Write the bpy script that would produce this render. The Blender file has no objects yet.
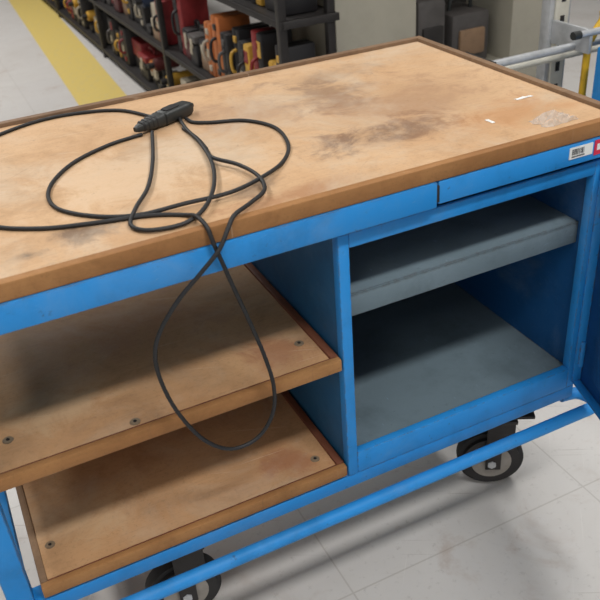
import bpy, bmesh, math, random
from mathutils import Vector, Matrix
random.seed(7)
scene=bpy.context.scene
COL=scene.collection
try:
    scene.view_settings.view_transform='Standard'
except Exception: pass

# ---------------------------------------------------------------- camera
RC=[[0.89727,-0.43622,-0.06799],[-0.28418,-0.45279,-0.84512],[0.33787,0.77762,-0.53024]]
CP=[-0.4853,-0.9649,1.3869]; FPX=809.68
cd=bpy.data.cameras.new('camera'); cam=bpy.data.objects.new('camera',cd); COL.objects.link(cam)
cd.sensor_width=36; cd.sensor_fit='HORIZONTAL'; cd.lens=FPX/600*36; cd.clip_start=.02; cd.clip_end=100
cd.dof.use_dof=True; cd.dof.focus_distance=1.5; cd.dof.aperture_fstop=8
M=Matrix.Identity(4)
for i in range(3):
    M[i][0]=RC[0][i]; M[i][1]=-RC[1][i]; M[i][2]=-RC[2][i]; M[i][3]=CP[i]
cam.matrix_world=M
scene.camera=cam

# ---------------------------------------------------------------- materials
def lin(c):
    return tuple(((x/255)/12.92 if x/255<=.04045 else ((x/255+.055)/1.055)**2.4) for x in c)+(1,)
class NT:
    def __init__(s,name):
        s.m=bpy.data.materials.new(name); s.m.use_nodes=True; s.t=s.m.node_tree; s.b=s.t.nodes['Principled BSDF']
        s.tc=s.t.nodes.new('ShaderNodeTexCoord')
    def n(s,k): return s.t.nodes.new(k)
    def l(s,a,b): s.t.links.new(a,b)
    def coord(s,scale=(1,1,1),world=False,rot=(0,0,0)):
        mp=s.n('ShaderNodeMapping'); mp.inputs['Scale'].default_value=scale
        src=s.n('ShaderNodeNewGeometry').outputs['Position'] if world else s.tc.outputs['Object']
        if rot!=(0,0,0):
            m0=s.n('ShaderNodeMapping'); m0.inputs['Rotation'].default_value=rot; s.l(src,m0.inputs[0]); src=m0.outputs[0]
        s.l(src,mp.inputs[0])
        return mp.outputs[0]
    def noise(s,vec,scale,detail=5,rough=.6,dist=0):
        n=s.n('ShaderNodeTexNoise'); n.inputs['Scale'].default_value=scale; n.inputs['Detail'].default_value=detail
        n.inputs['Roughness'].default_value=rough; n.inputs['Distortion'].default_value=dist; s.l(vec,n.inputs['Vector']); return n.outputs['Fac']
    def ramp(s,fac,a,b,lo=0,hi=1):
        r=s.n('ShaderNodeMapRange'); r.inputs[1].default_value=a; r.inputs[2].default_value=b; r.inputs[3].default_value=lo; r.inputs[4].default_value=hi
        r.interpolation_type='SMOOTHSTEP'; s.l(fac,r.inputs[0]); return r.outputs[0]
    def mix(s,fac,a,b,mode='MIX'):
        m=s.n('ShaderNodeMix'); m.data_type='RGBA'; m.blend_type=mode
        if isinstance(fac,(int,float)): m.inputs[0].default_value=fac
        else: s.l(fac,m.inputs[0])
        for i,x in ((6,a),(7,b)):
            if isinstance(x,tuple): m.inputs[i].default_value=x
            else: s.l(x,m.inputs[i])
        return m.outputs[2]
    def math(s,op,a,b=0.0):
        m=s.n('ShaderNodeMath'); m.operation=op
        for i,x in ((0,a),(1,b)):
            if isinstance(x,(int,float)): m.inputs[i].default_value=x
            else: s.l(x,m.inputs[i])
        return m.outputs[0]
    def bump(s,h,strength=.2,dist=.002):
        b=s.n('ShaderNodeBump'); b.inputs['Strength'].default_value=strength; b.inputs['Distance'].default_value=dist
        s.l(h,b.inputs['Height']); s.l(b.outputs[0],s.b.inputs['Normal'])
    def out(s,col,rough=.5,metal=0,spec=.5):
        if isinstance(col,tuple): s.b.inputs['Base Color'].default_value=col
        else: s.l(col,s.b.inputs['Base Color'])
        if isinstance(rough,(int,float)): s.b.inputs['Roughness'].default_value=rough
        else: s.l(rough,s.b.inputs['Roughness'])
        s.b.inputs['Metallic'].default_value=metal
        s.b.inputs['Specular IOR Level'].default_value=spec
        return s.m
def plain(name,c,rough=.5,metal=0,var=.12,scale=25):
    t=NT(name); v=t.coord(); n=t.noise(v,scale)
    dark=tuple(x*(1-var*2) for x in lin(c)[:3])+(1,)
    return t.out(t.mix(t.ramp(n,.35,.75,0,1),lin(c),dark),rough,metal)
def paint(name,c,rough=.55,dirt=.55,spec=.35,fade=.22):
    t=NT(name); v=t.coord(world=True)
    n1=t.noise(v,9,6,.65); n2=t.noise(v,60,5,.75); n3=t.noise(v,4,6,.7,.8); base=lin(c)
    dk=tuple(x*.76 for x in base[:3])+(1,)
    col=t.mix(t.ramp(n1,.45,.75),base,dk)
    col=t.mix(t.ramp(n3,.48,.75,0,fade),col,lin((140,156,168)))
    col=t.mix(t.ramp(n2,.62,.72,0,dirt),col,lin((58,58,60)))
    sc=t.noise(t.coord((14,14,220),world=True,rot=(0,.25,.3)),3,4,.7)
    col=t.mix(t.ramp(sc,.65,.74,0,.4),col,lin((150,176,196)))
    ed=t.n('ShaderNodeBevel'); ed.inputs['Radius'].default_value=.004; ed.samples=4
    g=t.n('ShaderNodeNewGeometry'); dt=t.n('ShaderNodeVectorMath'); dt.operation='DOT_PRODUCT'; t.l(ed.outputs[0],dt.inputs[0]); t.l(g.outputs['Normal'],dt.inputs[1])
    wear=t.math('MULTIPLY',t.ramp(dt.outputs['Value'],.995,.9,0,1),t.ramp(n2,.42,.58,0,.8))
    col=t.mix(wear,col,lin((88,82,78)))
    t.bump(n2,.08,.001)
    return t.out(col,rough,0,spec)
def wood(name,c,c2,blobs=(),rough=.68,grain=(3,40,10),dust=.0,scratch=.0,mott=.4,shade=.8):
    t=NT(name); v=t.coord(world=True)
    n1=t.noise(v,2.6,5,.6,.3); n2=t.noise(v,12,7,.72,.5); n3=t.noise(v,170,3,.75); g=t.noise(t.coord(grain,world=True),6,4,.6); n4=t.noise(v,4.5,8,.68,.6)
    n5=t.noise(v,38,6,.78,.3)
    col=t.mix(t.ramp(n1,.35,.68),lin(c),lin(c2))
    col=t.mix(t.ramp(n2,.45,.72,0,mott),col,lin(tuple(x*shade for x in c2)))
    col=t.mix(t.ramp(g,.45,.75,0,.15),col,lin(tuple(x*.65 for x in c)))
    col=t.mix(t.ramp(n3,.52,.72,0,.35),col,lin(tuple(x*.7 for x in c)))
    for (x,y,rx,ry,bc,amt) in blobs:
        sub=t.n('ShaderNodeVectorMath'); sub.operation='SUBTRACT'; g2=t.n('ShaderNodeNewGeometry'); t.l(g2.outputs['Position'],sub.inputs[0]); sub.inputs[1].default_value=(x,y,0)
        sc=t.n('ShaderNodeVectorMath'); sc.operation='MULTIPLY'; t.l(sub.outputs[0],sc.inputs[0]); sc.inputs[1].default_value=(1/rx,1/ry,0)
        ln=t.n('ShaderNodeVectorMath'); ln.operation='LENGTH'; t.l(sc.outputs[0],ln.inputs[0])
        d=t.math('ADD',ln.outputs['Value'],t.math('MULTIPLY',t.math('SUBTRACT',n2,.5),4.5))
        col=t.mix(t.ramp(d,1.35,.15,0,amt),col,lin(bc))
    if dust>0:
        col=t.mix(t.ramp(n4,.42,.7,0,dust),col,lin((190,178,160)))
        col=t.mix(t.ramp(n5,.60,.72,0,dust*.9),col,lin((112,92,76)))
    if scratch>0:
        for k,(rz,sx,sy) in enumerate([(.4,4,260),(-.7,5,300),(.05,5,340)]):
            s1=t.noise(t.coord((sx,sy,1),world=True,rot=(0,0,rz)),1,2,.5)
            c3=lin((220,204,182)) if k%2==0 else lin((112,82,60))
            col=t.mix(t.ramp(s1,.72,.79,0,scratch),col,c3)
    t.bump(n3,.1,.001)
    return t.out(col,t.ramp(n2,.3,.8,rough-.08,rough+.2),0,.22)

BLUE=paint('blue_paint',(36,134,206))
BLUE_D=paint('blue_paint_shaded',(32,92,134),.6,.35)  # same blue made darker: shade of the cabinet side painted into the colour
BLUE_IN=paint('blue_paint_inside_shaded',(26,80,132),.6,.3,.2)  # same blue again, interior shade painted into the colour
BLUE_BK=paint('blue_paint_back_shaded',(16,26,38),.7,.3,.1,.05)  # near-black blue: deep shade at the cabinet back is painted in
GREYP=paint('grey_blue_paint',(104,120,128),.65,.45,.2)
WOODTOP=wood('worn_board',(196,162,126),(182,145,108),blobs=[
 (.19,.16,.12,.05,(98,72,58),.85),(.20,.40,.09,.09,(124,98,78),.7),(.03,.38,.13,.11,(146,116,94),.55),(.30,.26,.18,.13,(144,110,84),.6),(.24,.50,.10,.05,(130,106,86),.5),
 (-.36,.08,.05,.03,(84,68,58),.75),(-.43,.05,.03,.015,(60,52,48),.8),(-.044,.02,.12,.03,(148,104,72),.65),(.42,.11,.12,.07,(170,122,80),.6),(-.24,.24,.16,.12,(206,182,154),.5),(-.1,.08,.05,.03,(104,84,70),.5)],dust=.45,scratch=.35)
WOODSH=wood('shelf_board',(188,148,108),(172,130,92),blobs=[(-.08,.06,.05,.06,(136,82,60),.55),(-.3,.3,.2,.1,(142,96,68),.5),(-.45,.12,.08,.05,(198,172,138),.4)],dust=.32,scratch=.25)
WOODEDGE=wood('board_edge',(164,120,76),(138,96,58),rough=.62,grain=(4,60,60),scratch=.25)
WOODLIP=wood('board_lip',(130,104,80),(102,78,60),rough=.6,scratch=.2)
LIPRED=wood('shelf_lip',(118,72,52),(94,54,40),rough=.6)
BLACK=plain('black_rubber',(25,25,27),.6)
BLACKP=plain('black_plastic',(42,44,43),.5)
STEEL=plain('galvanised_steel',(186,188,190),.4,.25)
DARKST=plain('dark_steel',(48,45,44),.55,.3)
RUB=plain('wheel_rubber',(42,40,40),.7)
HUB=plain('wheel_hub',(150,144,136),.55,.1)
SCREW=plain('screw_head',(138,120,98),.5,.2)
WHITE=plain('label_white',(222,222,218),.5,0,.03)
INK=plain('label_ink',(20,20,24),.5,0,0)
REDL=plain('red_sticker',(206,28,66),.4,0,.05)
YEL=plain('yellow_paint',(222,176,40),.5)
CREAM=plain('cream_paint',(208,204,190),.4,0,.05)
WCAB=plain('cabinet_offwhite',(170,165,150),.5,0,.06,6)
DARKIN=plain('cabinet_dark_inside',(48,44,40),.6)

# ---------------------------------------------------------------- geometry helpers
def empty(name,loc=(0,0,0)):
    e=bpy.data.objects.new(name,None); e.location=loc; COL.objects.link(e); return e
class MB:
    def __init__(s): s.bm=bmesh.new(); s.mats=[]
    def mi(s,m):
        if m not in s.mats: s.mats.append(m)
        return s.mats.index(m)
    def box(s,a,b,m,bev=.0015,rot=None,seg=2):
        a=Vector(a); b=Vector(b); c=(a+b)/2; d=b-a
        t=bmesh.new(); bmesh.ops.create_cube(t,size=1)
        for v in t.verts: v.co=Vector((v.co.x*d.x,v.co.y*d.y,v.co.z*d.z))
        if bev>0: bmesh.ops.bevel(t,geom=t.edges[:],offset=min(bev,min(abs(x) for x in d)*.45),segments=seg,affect='EDGES',profile=.5)
        mt=Matrix.Translation(c)
        if rot is not None: mt=rot@mt
        t.transform(mt); s._add(t,m)
    def cyl(s,p,q,r,m,r2=None,seg=20,bev=0):
        p=Vector(p); q=Vector(q); L=(q-p).length; t=bmesh.new()
        bmesh.ops.create_cone(t,cap_ends=True,segments=seg,radius1=r,radius2=r if r2 is None else r2,depth=L)
        if bev>0:
            ed=[e for e in t.edges if len(e.link_faces)==2 and any(len(f.verts)>4 for f in e.link_faces)]
            bmesh.ops.bevel(t,geom=ed,offset=bev,segments=2,affect='EDGES')
        t.transform(Matrix.Translation((p+q)/2)@(q-p).to_track_quat('Z','Y').to_matrix().to_4x4()); s._add(t,m)
    def loft(s,rt,secs,m,seg=20):
        t=bmesh.new(); rings=[]
        for (x,hw,hh,zc) in secs:
            ring=[]
            for k in range(seg):
                a=2*math.pi*k/seg; ca,sa=math.cos(a),math.sin(a); e=.6
                ring.append(t.verts.new(rt@Vector((x,hw*math.copysign(abs(ca)**e,ca),zc+hh*math.copysign(abs(sa)**e,sa)))))
            rings.append(ring)
        for i in range(len(rings)-1):
            for k in range(seg): t.faces.new((rings[i][k],rings[i][(k+1)%seg],rings[i+1][(k+1)%seg],rings[i+1][k]))
        t.faces.new(rings[0][::-1]); t.faces.new(rings[-1]); s._add(t,m)
    def tube(s,pts,r,m,seg=12,sub=6):
        P=[Vector(p) for p in pts]; Q=[]
        n=len(P)
        if sub>1:
            for i in range(n-1):
                a=P[max(i-1,0)];b=P[i];c=P[i+1];d=P[min(i+2,n-1)]
                for k in range(sub):
                    t=k/sub
                    Q.append(.5*((2*b)+(c-a)*t+(2*a-5*b+4*c-d)*t*t+(3*b-a-3*c+d)*t**3))
            Q.append(P[-1])
        else: Q=P
        t=bmesh.new(); rings=[]; up=None
        for i,pnt in enumerate(Q):
            tan=(Q[min(i+1,len(Q)-1)]-Q[max(i-1,0)]).normalized()
            if up is None: up=tan.orthogonal().normalized()
            up=(up-tan*up.dot(tan)).normalized(); sd=tan.cross(up)
            rings.append([t.verts.new(pnt+(up*math.cos(2*math.pi*k/seg)+sd*math.sin(2*math.pi*k/seg))*r) for k in range(seg)])
        for i in range(len(rings)-1):
            for k in range(seg):
                t.faces.new((rings[i][k],rings[i][(k+1)%seg],rings[i+1][(k+1)%seg],rings[i+1][k]))
        t.faces.new(rings[0][::-1]); t.faces.new(rings[-1])
        s._add(t,m)
    def _add(s,t,m):
        i=s.mi(m)
        bmesh.ops.recalc_face_normals(t,faces=t.faces[:])
        for f in t.faces: f.material_index=i; f.smooth=True
        me=bpy.data.meshes.new('tmp'); t.to_mesh(me); t.free(); s.bm.from_mesh(me); bpy.data.meshes.remove(me)
    def obj(s,name,parent=None):
        me=bpy.data.meshes.new(name); s.bm.to_mesh(me); s.bm.free()
        for m in s.mats: me.materials.append(m)
        try: me.set_sharp_from_angle(angle=math.radians(35))
        except Exception: pass
        o=bpy.data.objects.new(name,me); COL.objects.link(o)
        if parent: o.parent=parent
        return o

# ---------------------------------------------------------------- room
t=NT('floor_tiles'); v=t.coord(world=True)
br=t.n('ShaderNodeTexBrick'); t.l(t.coord((1,1,1),world=True),br.inputs['Vector'])
br.offset=0; br.inputs['Scale'].default_value=1; br.inputs['Mortar Size'].default_value=.0025; br.inputs['Mortar Smooth'].default_value=.6; br.inputs['Brick Width'].default_value=.6; br.inputs['Row Height'].default_value=.6
br.inputs['Color1'].default_value=lin((198,195,191)); br.inputs['Color2'].default_value=lin((194,191,188)); br.inputs['Mortar'].default_value=lin((178,174,169))
n1=t.noise(v,1.6,6,.6,.5); n2=t.noise(v,60,4,.7); n3=t.noise(v,7,5,.65,.8)
col=t.mix(t.ramp(n1,.4,.75,0,.5),br.outputs['Color'],lin((170,164,158)))
col=t.mix(t.ramp(n2,.55,.8,0,.5),col,lin((142,136,132)))
col=t.mix(t.ramp(n3,.54,.78,0,.5),col,lin((162,142,128)))
sc=t.noise(t.coord((3,160,1),world=True,rot=(0,0,.5)),1,2,.5); col=t.mix(t.ramp(sc,.68,.75,0,.35),col,lin((128,120,112)))
sc=t.noise(t.coord((3,140,1),world=True,rot=(0,0,-.9)),1,2,.5); col=t.mix(t.ramp(sc,.68,.75,0,.35),col,lin((216,214,210)))
FLOOR=t.out(col,t.ramp(n1,.3,.7,.35,.55),0,.4)
m=MB(); m.box((-8,-6,-.1),(9,14,0),FLOOR,0); m.obj('floor')
WALL=plain('wall_paint',(190,188,182),.8,0,.04,3)
m=MB(); m.box((-8,14,0),(9,14.1,4.6),WALL,0); m.obj('wall_back')
m=MB(); m.box((9,-6,0),(9.1,14,4.6),WALL,0); m.obj('wall_right')
m=MB(); m.box((-8.1,-6,0),(-8,14,4.6),WALL,0); m.obj('wall_left')
CEIL=plain('ceiling_paint',(160,158,154),.9,0,.05,2)
m=MB(); m.box((-8,-6,4.6),(9,14,4.7),CEIL,0); m.obj('ceiling')
t=NT('yellow_floor_paint'); v=t.coord(world=True); n=t.noise(v,30,5,.7)
YL=t.out(t.mix(t.ramp(n,.45,.8,0,.7),lin((208,184,104)),lin((184,172,138))),.5)
bm=bmesh.new(); pts=[(.20,2.6,.002),(.47,2.6,.002),(.80,10,.002),(.50,10,.002)]
vs=[bm.verts.new(p) for p in pts]; bm.faces.new(vs); me=bpy.data.meshes.new('floor_marking_line'); bm.to_mesh(me); me.materials.append(YL); COL.objects.link(bpy.data.objects.new('floor_marking_line',me))

# ---------------------------------------------------------------- workbench
ZT=.90; YF=-.02; YB=.618; XL=-.66; XR=.55
bench=empty('workbench')
m=MB()
m.box((XL+.005,YF+.005,ZT-.0265),(XR-.005,YB-.005,ZT-.006),WOODTOP,0)
m.obj('top_board',bench)
m=MB(); LW=.016
m.box((XL,YF,ZT-.0268),(XR,YF+LW,ZT),WOODEDGE,.003)
m.box((XL,YB-LW,ZT-.0268),(XR,YB,ZT+.002),WOODLIP,.003)
m.box((XR-LW,YF,ZT-.0265),(XR,YB,ZT+.0015),WOODLIP,.003)
m.box((XL,YF,ZT-.0265),(XL+LW,YB,ZT+.0005),WOODLIP,.003)
m.obj('top_edging',bench)
m=MB()
m.box((XL+.01,YF-.001,.829),(.168,YF+.028,.8725),BLUE,.003)
m.box((.171,YF+.001,.833),(XR-.004,YF+.028,.8725),BLUE,.003)
m.box((XL+.01,YB-.04,.829),(XR-.01,YB-.01,.8725),BLUE,.003)
m.box((XL+.01,YF+.02,.829),(XL+.04,YB-.02,.8725),BLUE,.003)
m.box((XR-.04,YF+.02,.829),(XR-.01,YB-.02,.8725),BLUE,.003)
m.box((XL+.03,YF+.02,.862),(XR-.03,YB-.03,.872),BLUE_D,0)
m.box((.167,YF-.0005,.838),(.172,YF+.01,.866),DARKST,.001)
m.obj('top_rails',bench)
m=MB()
for (x,y) in ((-.602,-.004),(-.602,.57)):
    m.box((x,y,.30),(x+.038,y+.038,.83),BLUE,.003)
m.obj('posts',bench)
W=.525; CD=.575; ZC1=.82; ZC0=.328
m=MB()
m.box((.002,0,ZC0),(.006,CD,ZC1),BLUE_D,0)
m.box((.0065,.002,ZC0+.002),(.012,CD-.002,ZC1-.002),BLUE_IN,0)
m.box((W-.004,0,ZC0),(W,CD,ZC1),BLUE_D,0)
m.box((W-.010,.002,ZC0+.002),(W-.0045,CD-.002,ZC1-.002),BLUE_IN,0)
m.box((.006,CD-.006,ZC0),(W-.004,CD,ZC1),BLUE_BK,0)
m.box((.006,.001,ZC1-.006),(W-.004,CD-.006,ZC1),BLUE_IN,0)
m.box((.006,.01,ZC0),(W-.004,CD-.006,ZC0+.038),GREYP,0)
m.obj('cabinet_body',bench)
m=MB()
m.box((.001,-.004,ZC0),(.021,.016,ZC1),BLUE,.0025)
m.box((W-.021,-.003,ZC0),(W,.016,ZC1),BLUE,.0025)
m.box((.0205,-.0035,ZC1-.026),(W-.0205,.016,ZC1),BLUE,.0025)
m.box((.0205,-.0035,ZC0),(W-.0205,.014,ZC0+.048),BLUE,.0025)
m.obj('cabinet_frame',bench)
m=MB()
m.box((.013,.03,.684),(W-.011,.50,.688),GREYP,.001)
m.box((.013,.03,.645),(W-.011,.034,.688),GREYP,.0015)
m.box((.013,.034,.645),(W-.011,.05,.649),GREYP,.001)
m.obj('cabinet_shelf',bench)
ang=math.atan2(-math.cos(math.radians(17)),-math.sin(math.radians(17)))
dr=Matrix.Translation((W+.008,-.008,0))@Matrix.Rotation(ang,4,'Z')
m=MB(); DW=.49
m.box((0,0,ZC0+.012),(DW,.003,ZC1-.012),BLUE_IN,.001,dr)
m.box((0,-.018,ZC0+.012),(.003,0,ZC1-.012),BLUE,.001,dr)
m.box((DW-.003,-.018,ZC0+.012),(DW,0,ZC1-.012),BLUE,.001,dr)
m.box((0,-.018,ZC0+.012),(DW,0,ZC0+.015),BLUE,.001,dr)
m.box((0,-.018,ZC1-.015),(DW,0,ZC1-.012),BLUE,.001,dr)
m.box((.06,-.012,ZC0+.06),(.10,0,ZC1-.06),BLUE_IN,.002,dr)
m.cyl((W+.004,-.008,ZC0+.05),(W+.004,-.008,ZC0+.11),.006,BLUE)
m.cyl((W+.004,-.008,ZC1-.11),(W+.004,-.008,ZC1-.05),.006,BLUE)
m.box((DW-.05,.003,.56),(DW-.03,.02,.64),BLACKP,.004,dr)
m.obj('cabinet_door',bench)
def shelf(name,z,x0,y0,y1,screws):
    m=MB()
    m.box((x0,y0,z-.022),(-.003,y1,z-.004),WOODSH,0)
    m.box((x0,y0-.001,z-.023),(-.002,y0+.012,z),WOODEDGE,.002)
    m.box((x0+.012,y0+.012,z-.02),(-.012,y0+.015,z-.001),LIPRED,.001)
    m.box((-.016,y0+.012,z-.022),(-.002,y1,z+.0015),LIPRED,.002)
    m.box((x0,y0+.012,z-.022),(x0+.012,y1,z-.0005),WOODLIP,.0015)
    m.box((x0,y1-.012,z-.022),(-.002,y1,z+.0005),WOODLIP,.0015)
    for (sx,sy) in screws:
        m.cyl((sx,sy,z-.005),(sx,sy,z-.0025),.0085,SCREW,seg=20,bev=.0008)
        m.cyl((sx,sy,z-.003),(sx,sy,z-.0015),.003,DARKST,seg=6)
    m.obj(name,bench)
shelf('middle_shelf',.5936,-.60,-.004,.585,[(-.346,.024),(-.040,.079),(-.528,.082)])
shelf('bottom_shelf',.356,-.549,-.004,.585,[(-.519,.084),(-.042,.045)])
m=MB()
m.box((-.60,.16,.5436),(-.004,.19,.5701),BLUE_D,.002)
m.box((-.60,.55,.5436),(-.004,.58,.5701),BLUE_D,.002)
m.box((-.602,-.002,.297),(W,.034,.3275),BLUE,.003)
m.box((-.602,.55,.297),(W,.58,.3275),BLUE,.003)
m.box((-.602,.03,.297),(-.57,.552,.3275),BLUE,.003)
m.box((W-.035,.03,.297),(W-.002,.552,.3275),BLUE,.003)
m.box((-.01,.03,.297),(.025,.552,.3275),BLUE_D,.003)
m.obj('base_frame',bench)
m=MB(); r=.0125
m.tube([(W-.01,.02,.285),(W+.025,.012,.285),(W+.035,-.018,.288),(W+.012,-.047,.296),(W-.05,-.05,.297),(.2,-.05,.297),(-.1,-.05,.297),(-.5,-.05,.297),(-.585,-.048,.297),(-.615,-.02,.292),(-.60,.012,.288)],r,BLUE,16,8)
m.obj('bumper_tube',bench)
for i,(x,y,a) in enumerate([(.432,.13,-.5),(-.31,.13,-.1),(.415,.48,.3),(-.40,.48,-.2)]):
    m=MB(); R=.074
    rt=Matrix.Translation((x,y,0))@Matrix.Rotation(a,4,'Z')
    def P(a_,b_,c_): return rt@Vector((a_,b_,c_))
    m.cyl(P(0,-.024,R),P(0,.024,R),R,RUB,seg=40,bev=.010)
    m.cyl(P(0,-.026,R),P(0,.026,R),.048,HUB,seg=32,bev=.003)
    m.cyl(P(0,-.038,R),P(0,.038,R),.010,STEEL,seg=6)
    for sgn in (-1,1):
        m.box((-.014,sgn*.033-.002,R-.016),(.020,sgn*.033+.002,R+.05),DARKST,.001,rt)
        m.box((-.014,sgn*.033-.002,R+.04),(.046,sgn*.033+.002,.195),DARKST,.001,rt)
    m.box((-.034,-.036,.19),(.05,.036,.20),DARKST,.002,rt)
    m.cyl(P(.02,0,.198),P(.02,0,.222),.034,DARKST,seg=24)
    m.box((-.06,-.055,.222),(.08,.055,.230),DARKST,.002,rt)
    m.box((-.055,-.045,.23),(.075,.045,.298),DARKST,.003,rt)
    m.obj('caster_%d'%(i+1),bench)
m=MB()
yl=YF+.0005
m.box((.425,yl-.0008,.846),(.474,yl+.001,.866),WHITE,0)
x=.430
while x<.455:
    wd=random.choice([.0007,.0012,.002]); m.box((x,yl-.0011,.853),(x+wd,yl-.0006,.863),INK,0); x+=wd+random.choice([.0008,.0014])
x=.430
for k in range(12): m.box((x,yl-.0011,.8485),(x+.0016,yl-.0006,.8512),INK,0); x+=.0023
m.box((.478,yl-.0008,.842),(.512,yl+.001,.868),REDL,0)
m.box((.483,yl-.0012,.850),(.490,yl-.0006,.861),WHITE,0)
m.obj('stickers',bench)

# ---------------------------------------------------------------- power cord
zt=ZT-.006+.0034
cr=.0032
def T(L,dz=0): return [(x,y,zt+dz) for x,y in L]
A=T([(-.131,.479),(-.169,.549),(-.237,.583),(-.312,.588),(-.391,.556),(-.459,.499),(-.498,.391),(-.499,.271),(-.462,.168),(-.401,.116),(-.336,.091),(-.256,.068),(-.212,.040)])+[(-.206,.012,ZT+.0055),(-.204,-.010,ZT+.006),(-.202,-.024,ZT-.001)]
Hh=[(-.199,.879),(-.191,.849),(-.178,.799),(-.161,.737),(-.144,.668),(-.135,.606),(-.143,.555),(-.173,.520),(-.218,.518),(-.258,.555),(-.288,.618),(-.304,.679),(-.307,.730),(-.294,.768),(-.261,.809)]
Hh=[(x,-.03,z) for x,z in Hh]+[(-.223,-.036,.846),(-.195,-.037,.872)]
E=[(-.176,-.029,.895),(-.160,-.016,ZT+.006)]+T([(-.123,.012),(-.090,.041),(-.078,.094),(-.087,.151),(-.110,.202)],.007)+T([(-.099,.267),(-.096,.321),(-.100,.378)])
m=MB()
m.tube(A+Hh+E,cr,BLACK,10,6)
m.tube(T([(-.171,.394),(-.232,.380),(-.302,.338),(-.351,.274),(-.370,.212),(-.361,.157),(-.318,.105),(-.267,.078)])+T([(-.205,.063),(-.136,.061),(-.076,.084)],.0066)+T([(-.017,.136),(.021,.197),(.036,.283),(.007,.349),(-.049,.378),(-.075,.400),(-.078,.428)]),cr,BLACK,10,6)
m.tube(T([(-.154,.388),(-.192,.260),(-.230,.160),(-.267,.098)],.003)+T([(-.288,.051),(-.270,.021),(-.222,.014)],.001)+T([(-.185,.034),(-.147,.098),(-.118,.183)],.0066)+T([(-.100,.290),(-.098,.366),(-.09,.43)],.002),cr,BLACK,10,6)
a=Vector((-.176,.400,ZT-.006+.0130)); b=Vector((-.055,.462,ZT-.006+.0130)); d=(b-a); ang=math.atan2(d.y,d.x)
rt=Matrix.Translation(a)@Matrix.Rotation(ang,4,'Z')
m.loft(rt,[(-.006,.004,.004,0),(0,.006,.006,0),(.012,.0095,.008,0),(.03,.0120,.0105,0),(.046,.0135,.0115,0),(.05,.015,.012,0),(.056,.0155,.012,0)],BLACKP)
m.loft(rt,[(.057,.013,.011,0),(.059,.0168,.0122,0),(.085,.0172,.0125,0),(.112,.0172,.0125,0),(.124,.0162,.012,0),(.129,.0135,.010,0),(.131,.007,.006,0),(.140,.004,.004,0)],BLACKP)
m.loft(rt,[(.066,.007,.0015,.0125),(.072,.009,.002,.0127),(.094,.009,.002,.0127),(.1,.007,.0015,.0125)],BLACK)
for k in range(4): m.loft(rt,[(.008+.009*k,.0085+.0011*k,.008+.0009*k,.0008),(.0115+.009*k,.0105+.0011*k,.0095+.0009*k,.0008),(.013+.009*k,.0085+.0011*k,.008+.0009*k,.0008)],BLACK)
m.obj('power_cord')

t=NT('clear_plastic'); t.b.inputs['Transmission Weight'].default_value=.45; t.b.inputs['Alpha'].default_value=.6; t.b.inputs['IOR'].default_value=1.15; t.out(lin((228,222,214)),.25); PL=t.m
def crumple(name,c,sx,sy,h,mat,n=12,seed=1):
    rnd=random.Random(seed); bm=bmesh.new(); g=[]
    for i in range(n):
        row=[]
        for j in range(n):
            u=i/(n-1)*2-1; v=j/(n-1)*2-1; rr=max(abs(u),abs(v))
            k=.8+.25*rnd.random()
            row.append(bm.verts.new((c[0]+u*sx*k,c[1]+v*sy*k,c[2]+.0006+h*(1-rr**2)*rnd.uniform(.25,1))))
        g.append(row)
    for i in range(n-1):
        for j in range(n-1): bm.faces.new((g[i][j],g[i+1][j],g[i+1][j+1],g[i][j+1]))
    me=bpy.data.meshes.new(name); bm.to_mesh(me); bm.free(); me.materials.append(mat); o=bpy.data.objects.new(name,me); COL.objects.link(o); return o
crumple('plastic_wrap',(.438,.038,ZT-.006),.038,.022,.018,PL,9,3)
crumple('paper_scrap',(.474,.158,ZT-.006),.020,.004,.003,WHITE,6,5)
crumple('paper_scrap.001',(.352,.097,ZT-.006),.004,.011,.002,WHITE,5,8)

# ---------------------------------------------------------------- storage rack with tool cases
rack=empty('storage_rack'); m=MB()
RX0,RX1=.62,.83; ys=[1.56,3.0,4.45,5.9,7.35,8.8]
for y in ys:
    for x in (RX0,RX1-.03):
        m.box((x-.01,y-.014,0),(x+.018,y+.014,2.1),DARKST,.002)
for z in (.06,.36,.75,1.15,1.6):
    m.box((RX0,ys[0],z-.012),(RX1,ys[-1],z),DARKST,0)
    m.box((RX0-.008,ys[0]-.02,z-.024),(RX0+.004,ys[-1],z),DARKST,.002)
    m.box((RX0,ys[0]-.026,z-.024),(RX1,ys[0]-.014,z+.001),DARKST,.002)
    m.box((RX1-.01,ys[0],z-.024),(RX1,ys[-1],z),DARKST,.002)
m.obj('rack_frame',rack)
cases=empty('tool_cases')
cols={'orange':(184,104,50),'yellow':(200,154,58),'red':(132,34,36),'black':(30,28,30),'grey':(80,76,74),'tan':(138,110,84),'maroon':(82,32,32),'blue':(40,54,80),'cream':(172,162,144)}
CM={k:plain('case_'+k,c,.5) for k,c in cols.items()}
cnt=0
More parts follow.
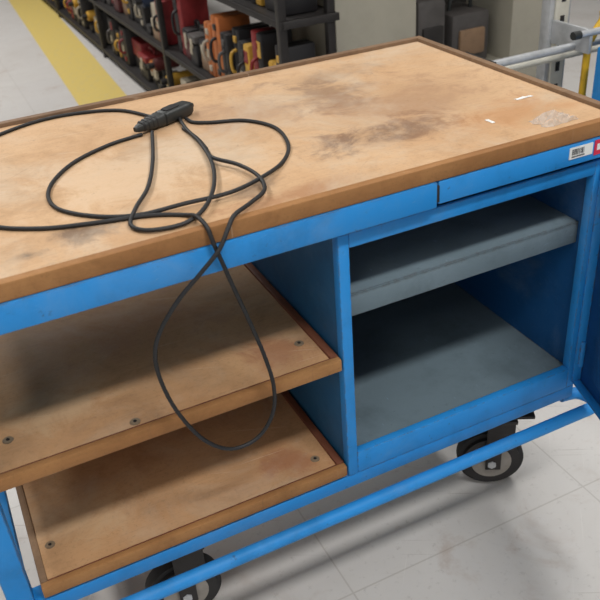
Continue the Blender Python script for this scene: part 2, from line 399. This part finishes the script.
def case(y0,wd,z,h,dp,c,c2='black'):
    global cnt; cnt+=1
    m=MB(); x0=RX0+.015+random.uniform(0,.03); y1=y0+wd; ym=(y0+y1)/2
    kind=random.random()
    if kind<.5 or cnt<9:
        m.box((x0,y0,z),(x0+dp,y0+wd*.49,z+h),CM[c],.008,None,2)
        m.box((x0,y0+wd*.51,z),(x0+dp,y1,z+h),CM[c if random.random()<.6 else c2],.008,None,2)
        m.box((x0+.006,y0+wd*.45,z+.006),(x0+dp-.006,y0+wd*.55,z+h-.006),CM[c2],.002)
        m.tube([(x0,ym,z+h*.32),(x0-.022,ym,z+h*.36),(x0-.028,ym,z+h*.5),(x0-.022,ym,z+h*.64),(x0,ym,z+h*.68)],.007,CM[c2],8,3)
        for f in (.16,.84): m.box((x0-.006,ym-.014,z+h*f-.012),(x0+.01,ym+.014,z+h*f+.012),CM[c2],.002)
    elif kind<.72:
        h*=.72
        m.box((x0,y0,z),(x0+dp,y1,z+h*.62),CM[c],.008); m.box((x0-.004,y0-.003,z+h*.64),(x0+dp,y1+.003,z+h*.86),CM[c2],.008)
        m.tube([(x0+dp*.5,y0+wd*.2,z+h*.85),(x0+dp*.5,y0+wd*.25,z+h),(x0+dp*.5,y1-wd*.25,z+h),(x0+dp*.5,y1-wd*.2,z+h*.85)],.007,CM[c2],8,3)
        m.box((x0-.007,ym-.015,z+h*.5),(x0,ym+.015,z+h*.75),CM['cream'],.002)
    elif kind<.86:
        m.box((x0,ym-.035,z),(x0+dp,ym+.035,z+.05),CM['black'],.008)
        m.box((x0+.03,ym-.02,z+.05),(x0+.07,ym+.02,z+h*.62),CM[c2],.010)
        m.cyl((x0-.01,ym,z+h*.68),(x0+dp,ym,z+h*.70),.034,CM['yellow' if c=='black' else c],seg=18,bev=.006)
        m.cyl((x0-.045,ym,z+h*.68),(x0-.01,ym,z+h*.68),.016,CM['black'],seg=14,bev=.003)
    else:
        zz=z
        while zz<z+h-.05:
            hh=random.uniform(.05,.10); m.box((x0+random.uniform(0,.02),y0,zz),(x0+dp,y1,zz+hh-.003),CM[random.choice([c,c2,'tan','cream','red'])],.003); zz+=hh
    if random.random()<.4: m.box((x0-.002,y0+wd*.58,z+h*.30),(x0+.01,y0+wd*.9,z+h*.5),CM['cream'],0)
    if kind<.5 and random.random()<.5: m.box((x0-.002,y0+wd*.1,z+h*.7),(x0+.01,y0+wd*.42,z+h*.9),CM[random.choice(['red','yellow','cream'])],0)
    m.obj('case_%d'%cnt,cases)
seq1=[('black','yellow'),('yellow','black'),('black','red'),('yellow','black'),('black','yellow'),('black','grey'),('orange','black'),('orange','cream'),('tan','black'),('black','grey'),('maroon','black'),('red','black')]
def fill(z,H0,seq,ystart,yend,w0,w1):
    y=ystart; i=0
    while y<yend:
        wd=random.uniform(w0,w1)
        post=[p for p in ys if y-.03<p<y+wd+.03]
        if post: y=post[0]+.035
        c=seq[i] if i<len(seq) else random.choice([('black','red'),('maroon','black'),('grey','black'),('black','yellow'),('tan','black'),('black','grey'),('red','black'),('blue','black'),('black','cream'),('orange','black'),('black','red'),('black','grey')])
        case(y,wd,z+.002,H0*random.uniform(.62,.95),random.uniform(.12,.145),*c); y+=wd+random.uniform(.004,.03); i+=1
fill(.36,.32,seq1,1.6,7.2,.07,.13)
fill(.06,.24,[('grey','black'),('tan','black'),('black','grey')],1.6,7.2,.08,.2)
fill(.75,.34,[('black','yellow'),('yellow','black')],1.6,7.2,.1,.2)
fill(1.15,.36,[],1.6,7.2,.14,.24)

# ---------------------------------------------------------------- metal cabinet behind
mc=empty('metal_cabinet'); m=MB(); y0=1.62; y1=2.1
m.box((.845,y0,0),(1.19,y1,1.9),WCAB,.003)
m.box((1.63,y0,0),(1.83,y1,1.9),WCAB,.003)
m.box((1.18,y1-.01,0),(1.64,y1,1.9),WCAB,0)
m.box((1.19,y0+.02,0),(1.63,y1-.01,.06),WCAB,0)
m.box((1.19,y0+.3,.06),(1.63,y0+.31,1.86),DARKIN,0)
for z in (.42,.95,1.4): m.box((1.19,y0+.02,z-.02),(1.63,y0+.3,z),WCAB,.002)
m.box((1.19,y0+.01,1.84),(1.63,y1-.01,1.9),WCAB,0)
m.box((.855,y0-.006,.04),(1.175,y0,1.86),WCAB,.003)
m.box((.88,y0-.022,.9),(.9,y0-.005,1.0),STEEL,.002)
m.obj('carcass',mc)
m=MB()
m.box((1.23,y0+.05,.42),(1.36,y0+.24,.70),CM['grey'],.02); m.box((1.25,y0+.04,.5),(1.34,y0+.055,.6),DARKST,.004)
m.box((1.40,y0+.07,.42),(1.58,y0+.27,.62),CM['grey'],.015); m.box((1.43,y0+.055,.46),(1.55,y0+.075,.56),CM['tan'],.01)
m.tube([(1.44,y0+.15,.62),(1.45,y0+.15,.66),(1.53,y0+.15,.66),(1.54,y0+.15,.62)],.008,BLACKP,8,4)
m.box((1.24,y0+.06,.06),(1.56,y0+.26,.3),CM['grey'],.015)
m.obj('stored_equipment',mc)

# ---------------------------------------------------------------- tubular trolley at the right
tr=empty('steel_trolley'); m=MB()
m.tube([(.95,.90,.69),(1.85,.90,.69)],.012,STEEL,14,1)
m.tube([(.95,.97,.645),(1.85,.97,.645)],.014,CREAM,14,1)
m.tube([(1.235,.84,.742),(1.8,.84,.742)],.010,STEEL,12,1); m.cyl((1.215,.84,.742),(1.24,.84,.742),.012,BLACKP)
m.box((1.265,1.0,0.0),(1.345,1.04,1.4),STEEL,.003)
m.box((1.280,.99,0.0),(1.330,1.0,1.4),CREAM,.003)
for k in range(18): m.box((1.297,.988,.1+k*.07),(1.313,.9905,.13+k*.07),DARKST,.001)
m.tube([(1.305,.87,.03),(1.305,.87,.66),(1.315,.87,.71),(1.35,.87,.76),(1.40,.87,.80),(1.85,.87,.82)],.011,YEL,12,4)
m.tube([(1.84,.87,.82),(1.84,.87,.03)],.010,YEL,12,1)
m.box((1.275,.835,.68),(1.287,1.0,.75),STEEL,.003)
m.box((.95,.86,.0),(.965,1.0,.71),DARKST,.002)
m.box((.94,.85,.0),(1.88,1.06,.04),DARKST,.003)
m.box((1.80,.83,.03),(1.83,1.0,.76),DARKST,.003)
m.obj('trolley_frame',tr)
bl=empty('blue_tool_cart'); m=MB()
m.box((1.262,.62,.10),(1.66,.79,.715),BLUE,.006)
for z in (.14,.34,.54): m.box((1.28,.612,z),(1.64,.62,z+.16),BLUE_D,.003); m.box((1.36,.60,z+.12),(1.56,.612,z+.135),STEEL,.002)
for x in (1.30,1.62):
    for y in (.65,.76): m.cyl((x,y-.012,.035),(x,y+.012,.035),.035,RUB,seg=24,bev=.004); m.box((x-.012,y-.016,.035),(x+.012,y+.016,.102),DARKST,.002)
m.obj('cart_body',bl)

# ---------------------------------------------------------------- lights
def area(name,loc,sx,sy,e,col=(1,.985,.965)):
    l=bpy.data.lights.new(name,'AREA'); l.shape='RECTANGLE'; l.size=sx; l.size_y=sy; l.energy=e; l.color=col
    o=bpy.data.objects.new(name,l); o.location=loc; COL.objects.link(o)
area('ceiling_lamp',(.5,-2.0,4.2),1.6,.4,125)
area('ceiling_lamp.001',(-1.8,1.8,4.3),.4,2.4,78)
area('ceiling_lamp.002',(2.4,1.2,4.3),.4,2.4,78)
area('ceiling_lamp.003',(-.8,5.5,4.3),.4,3,180)
area('ceiling_lamp.004',(-3.0,-2.6,4.3),.6,3,80)
W_=bpy.data.worlds.new('world'); scene.world=W_; W_.use_nodes=True
W_.node_tree.nodes['Background'].inputs[0].default_value=(.92,.92,.92,1); W_.node_tree.nodes['Background'].inputs[1].default_value=.6
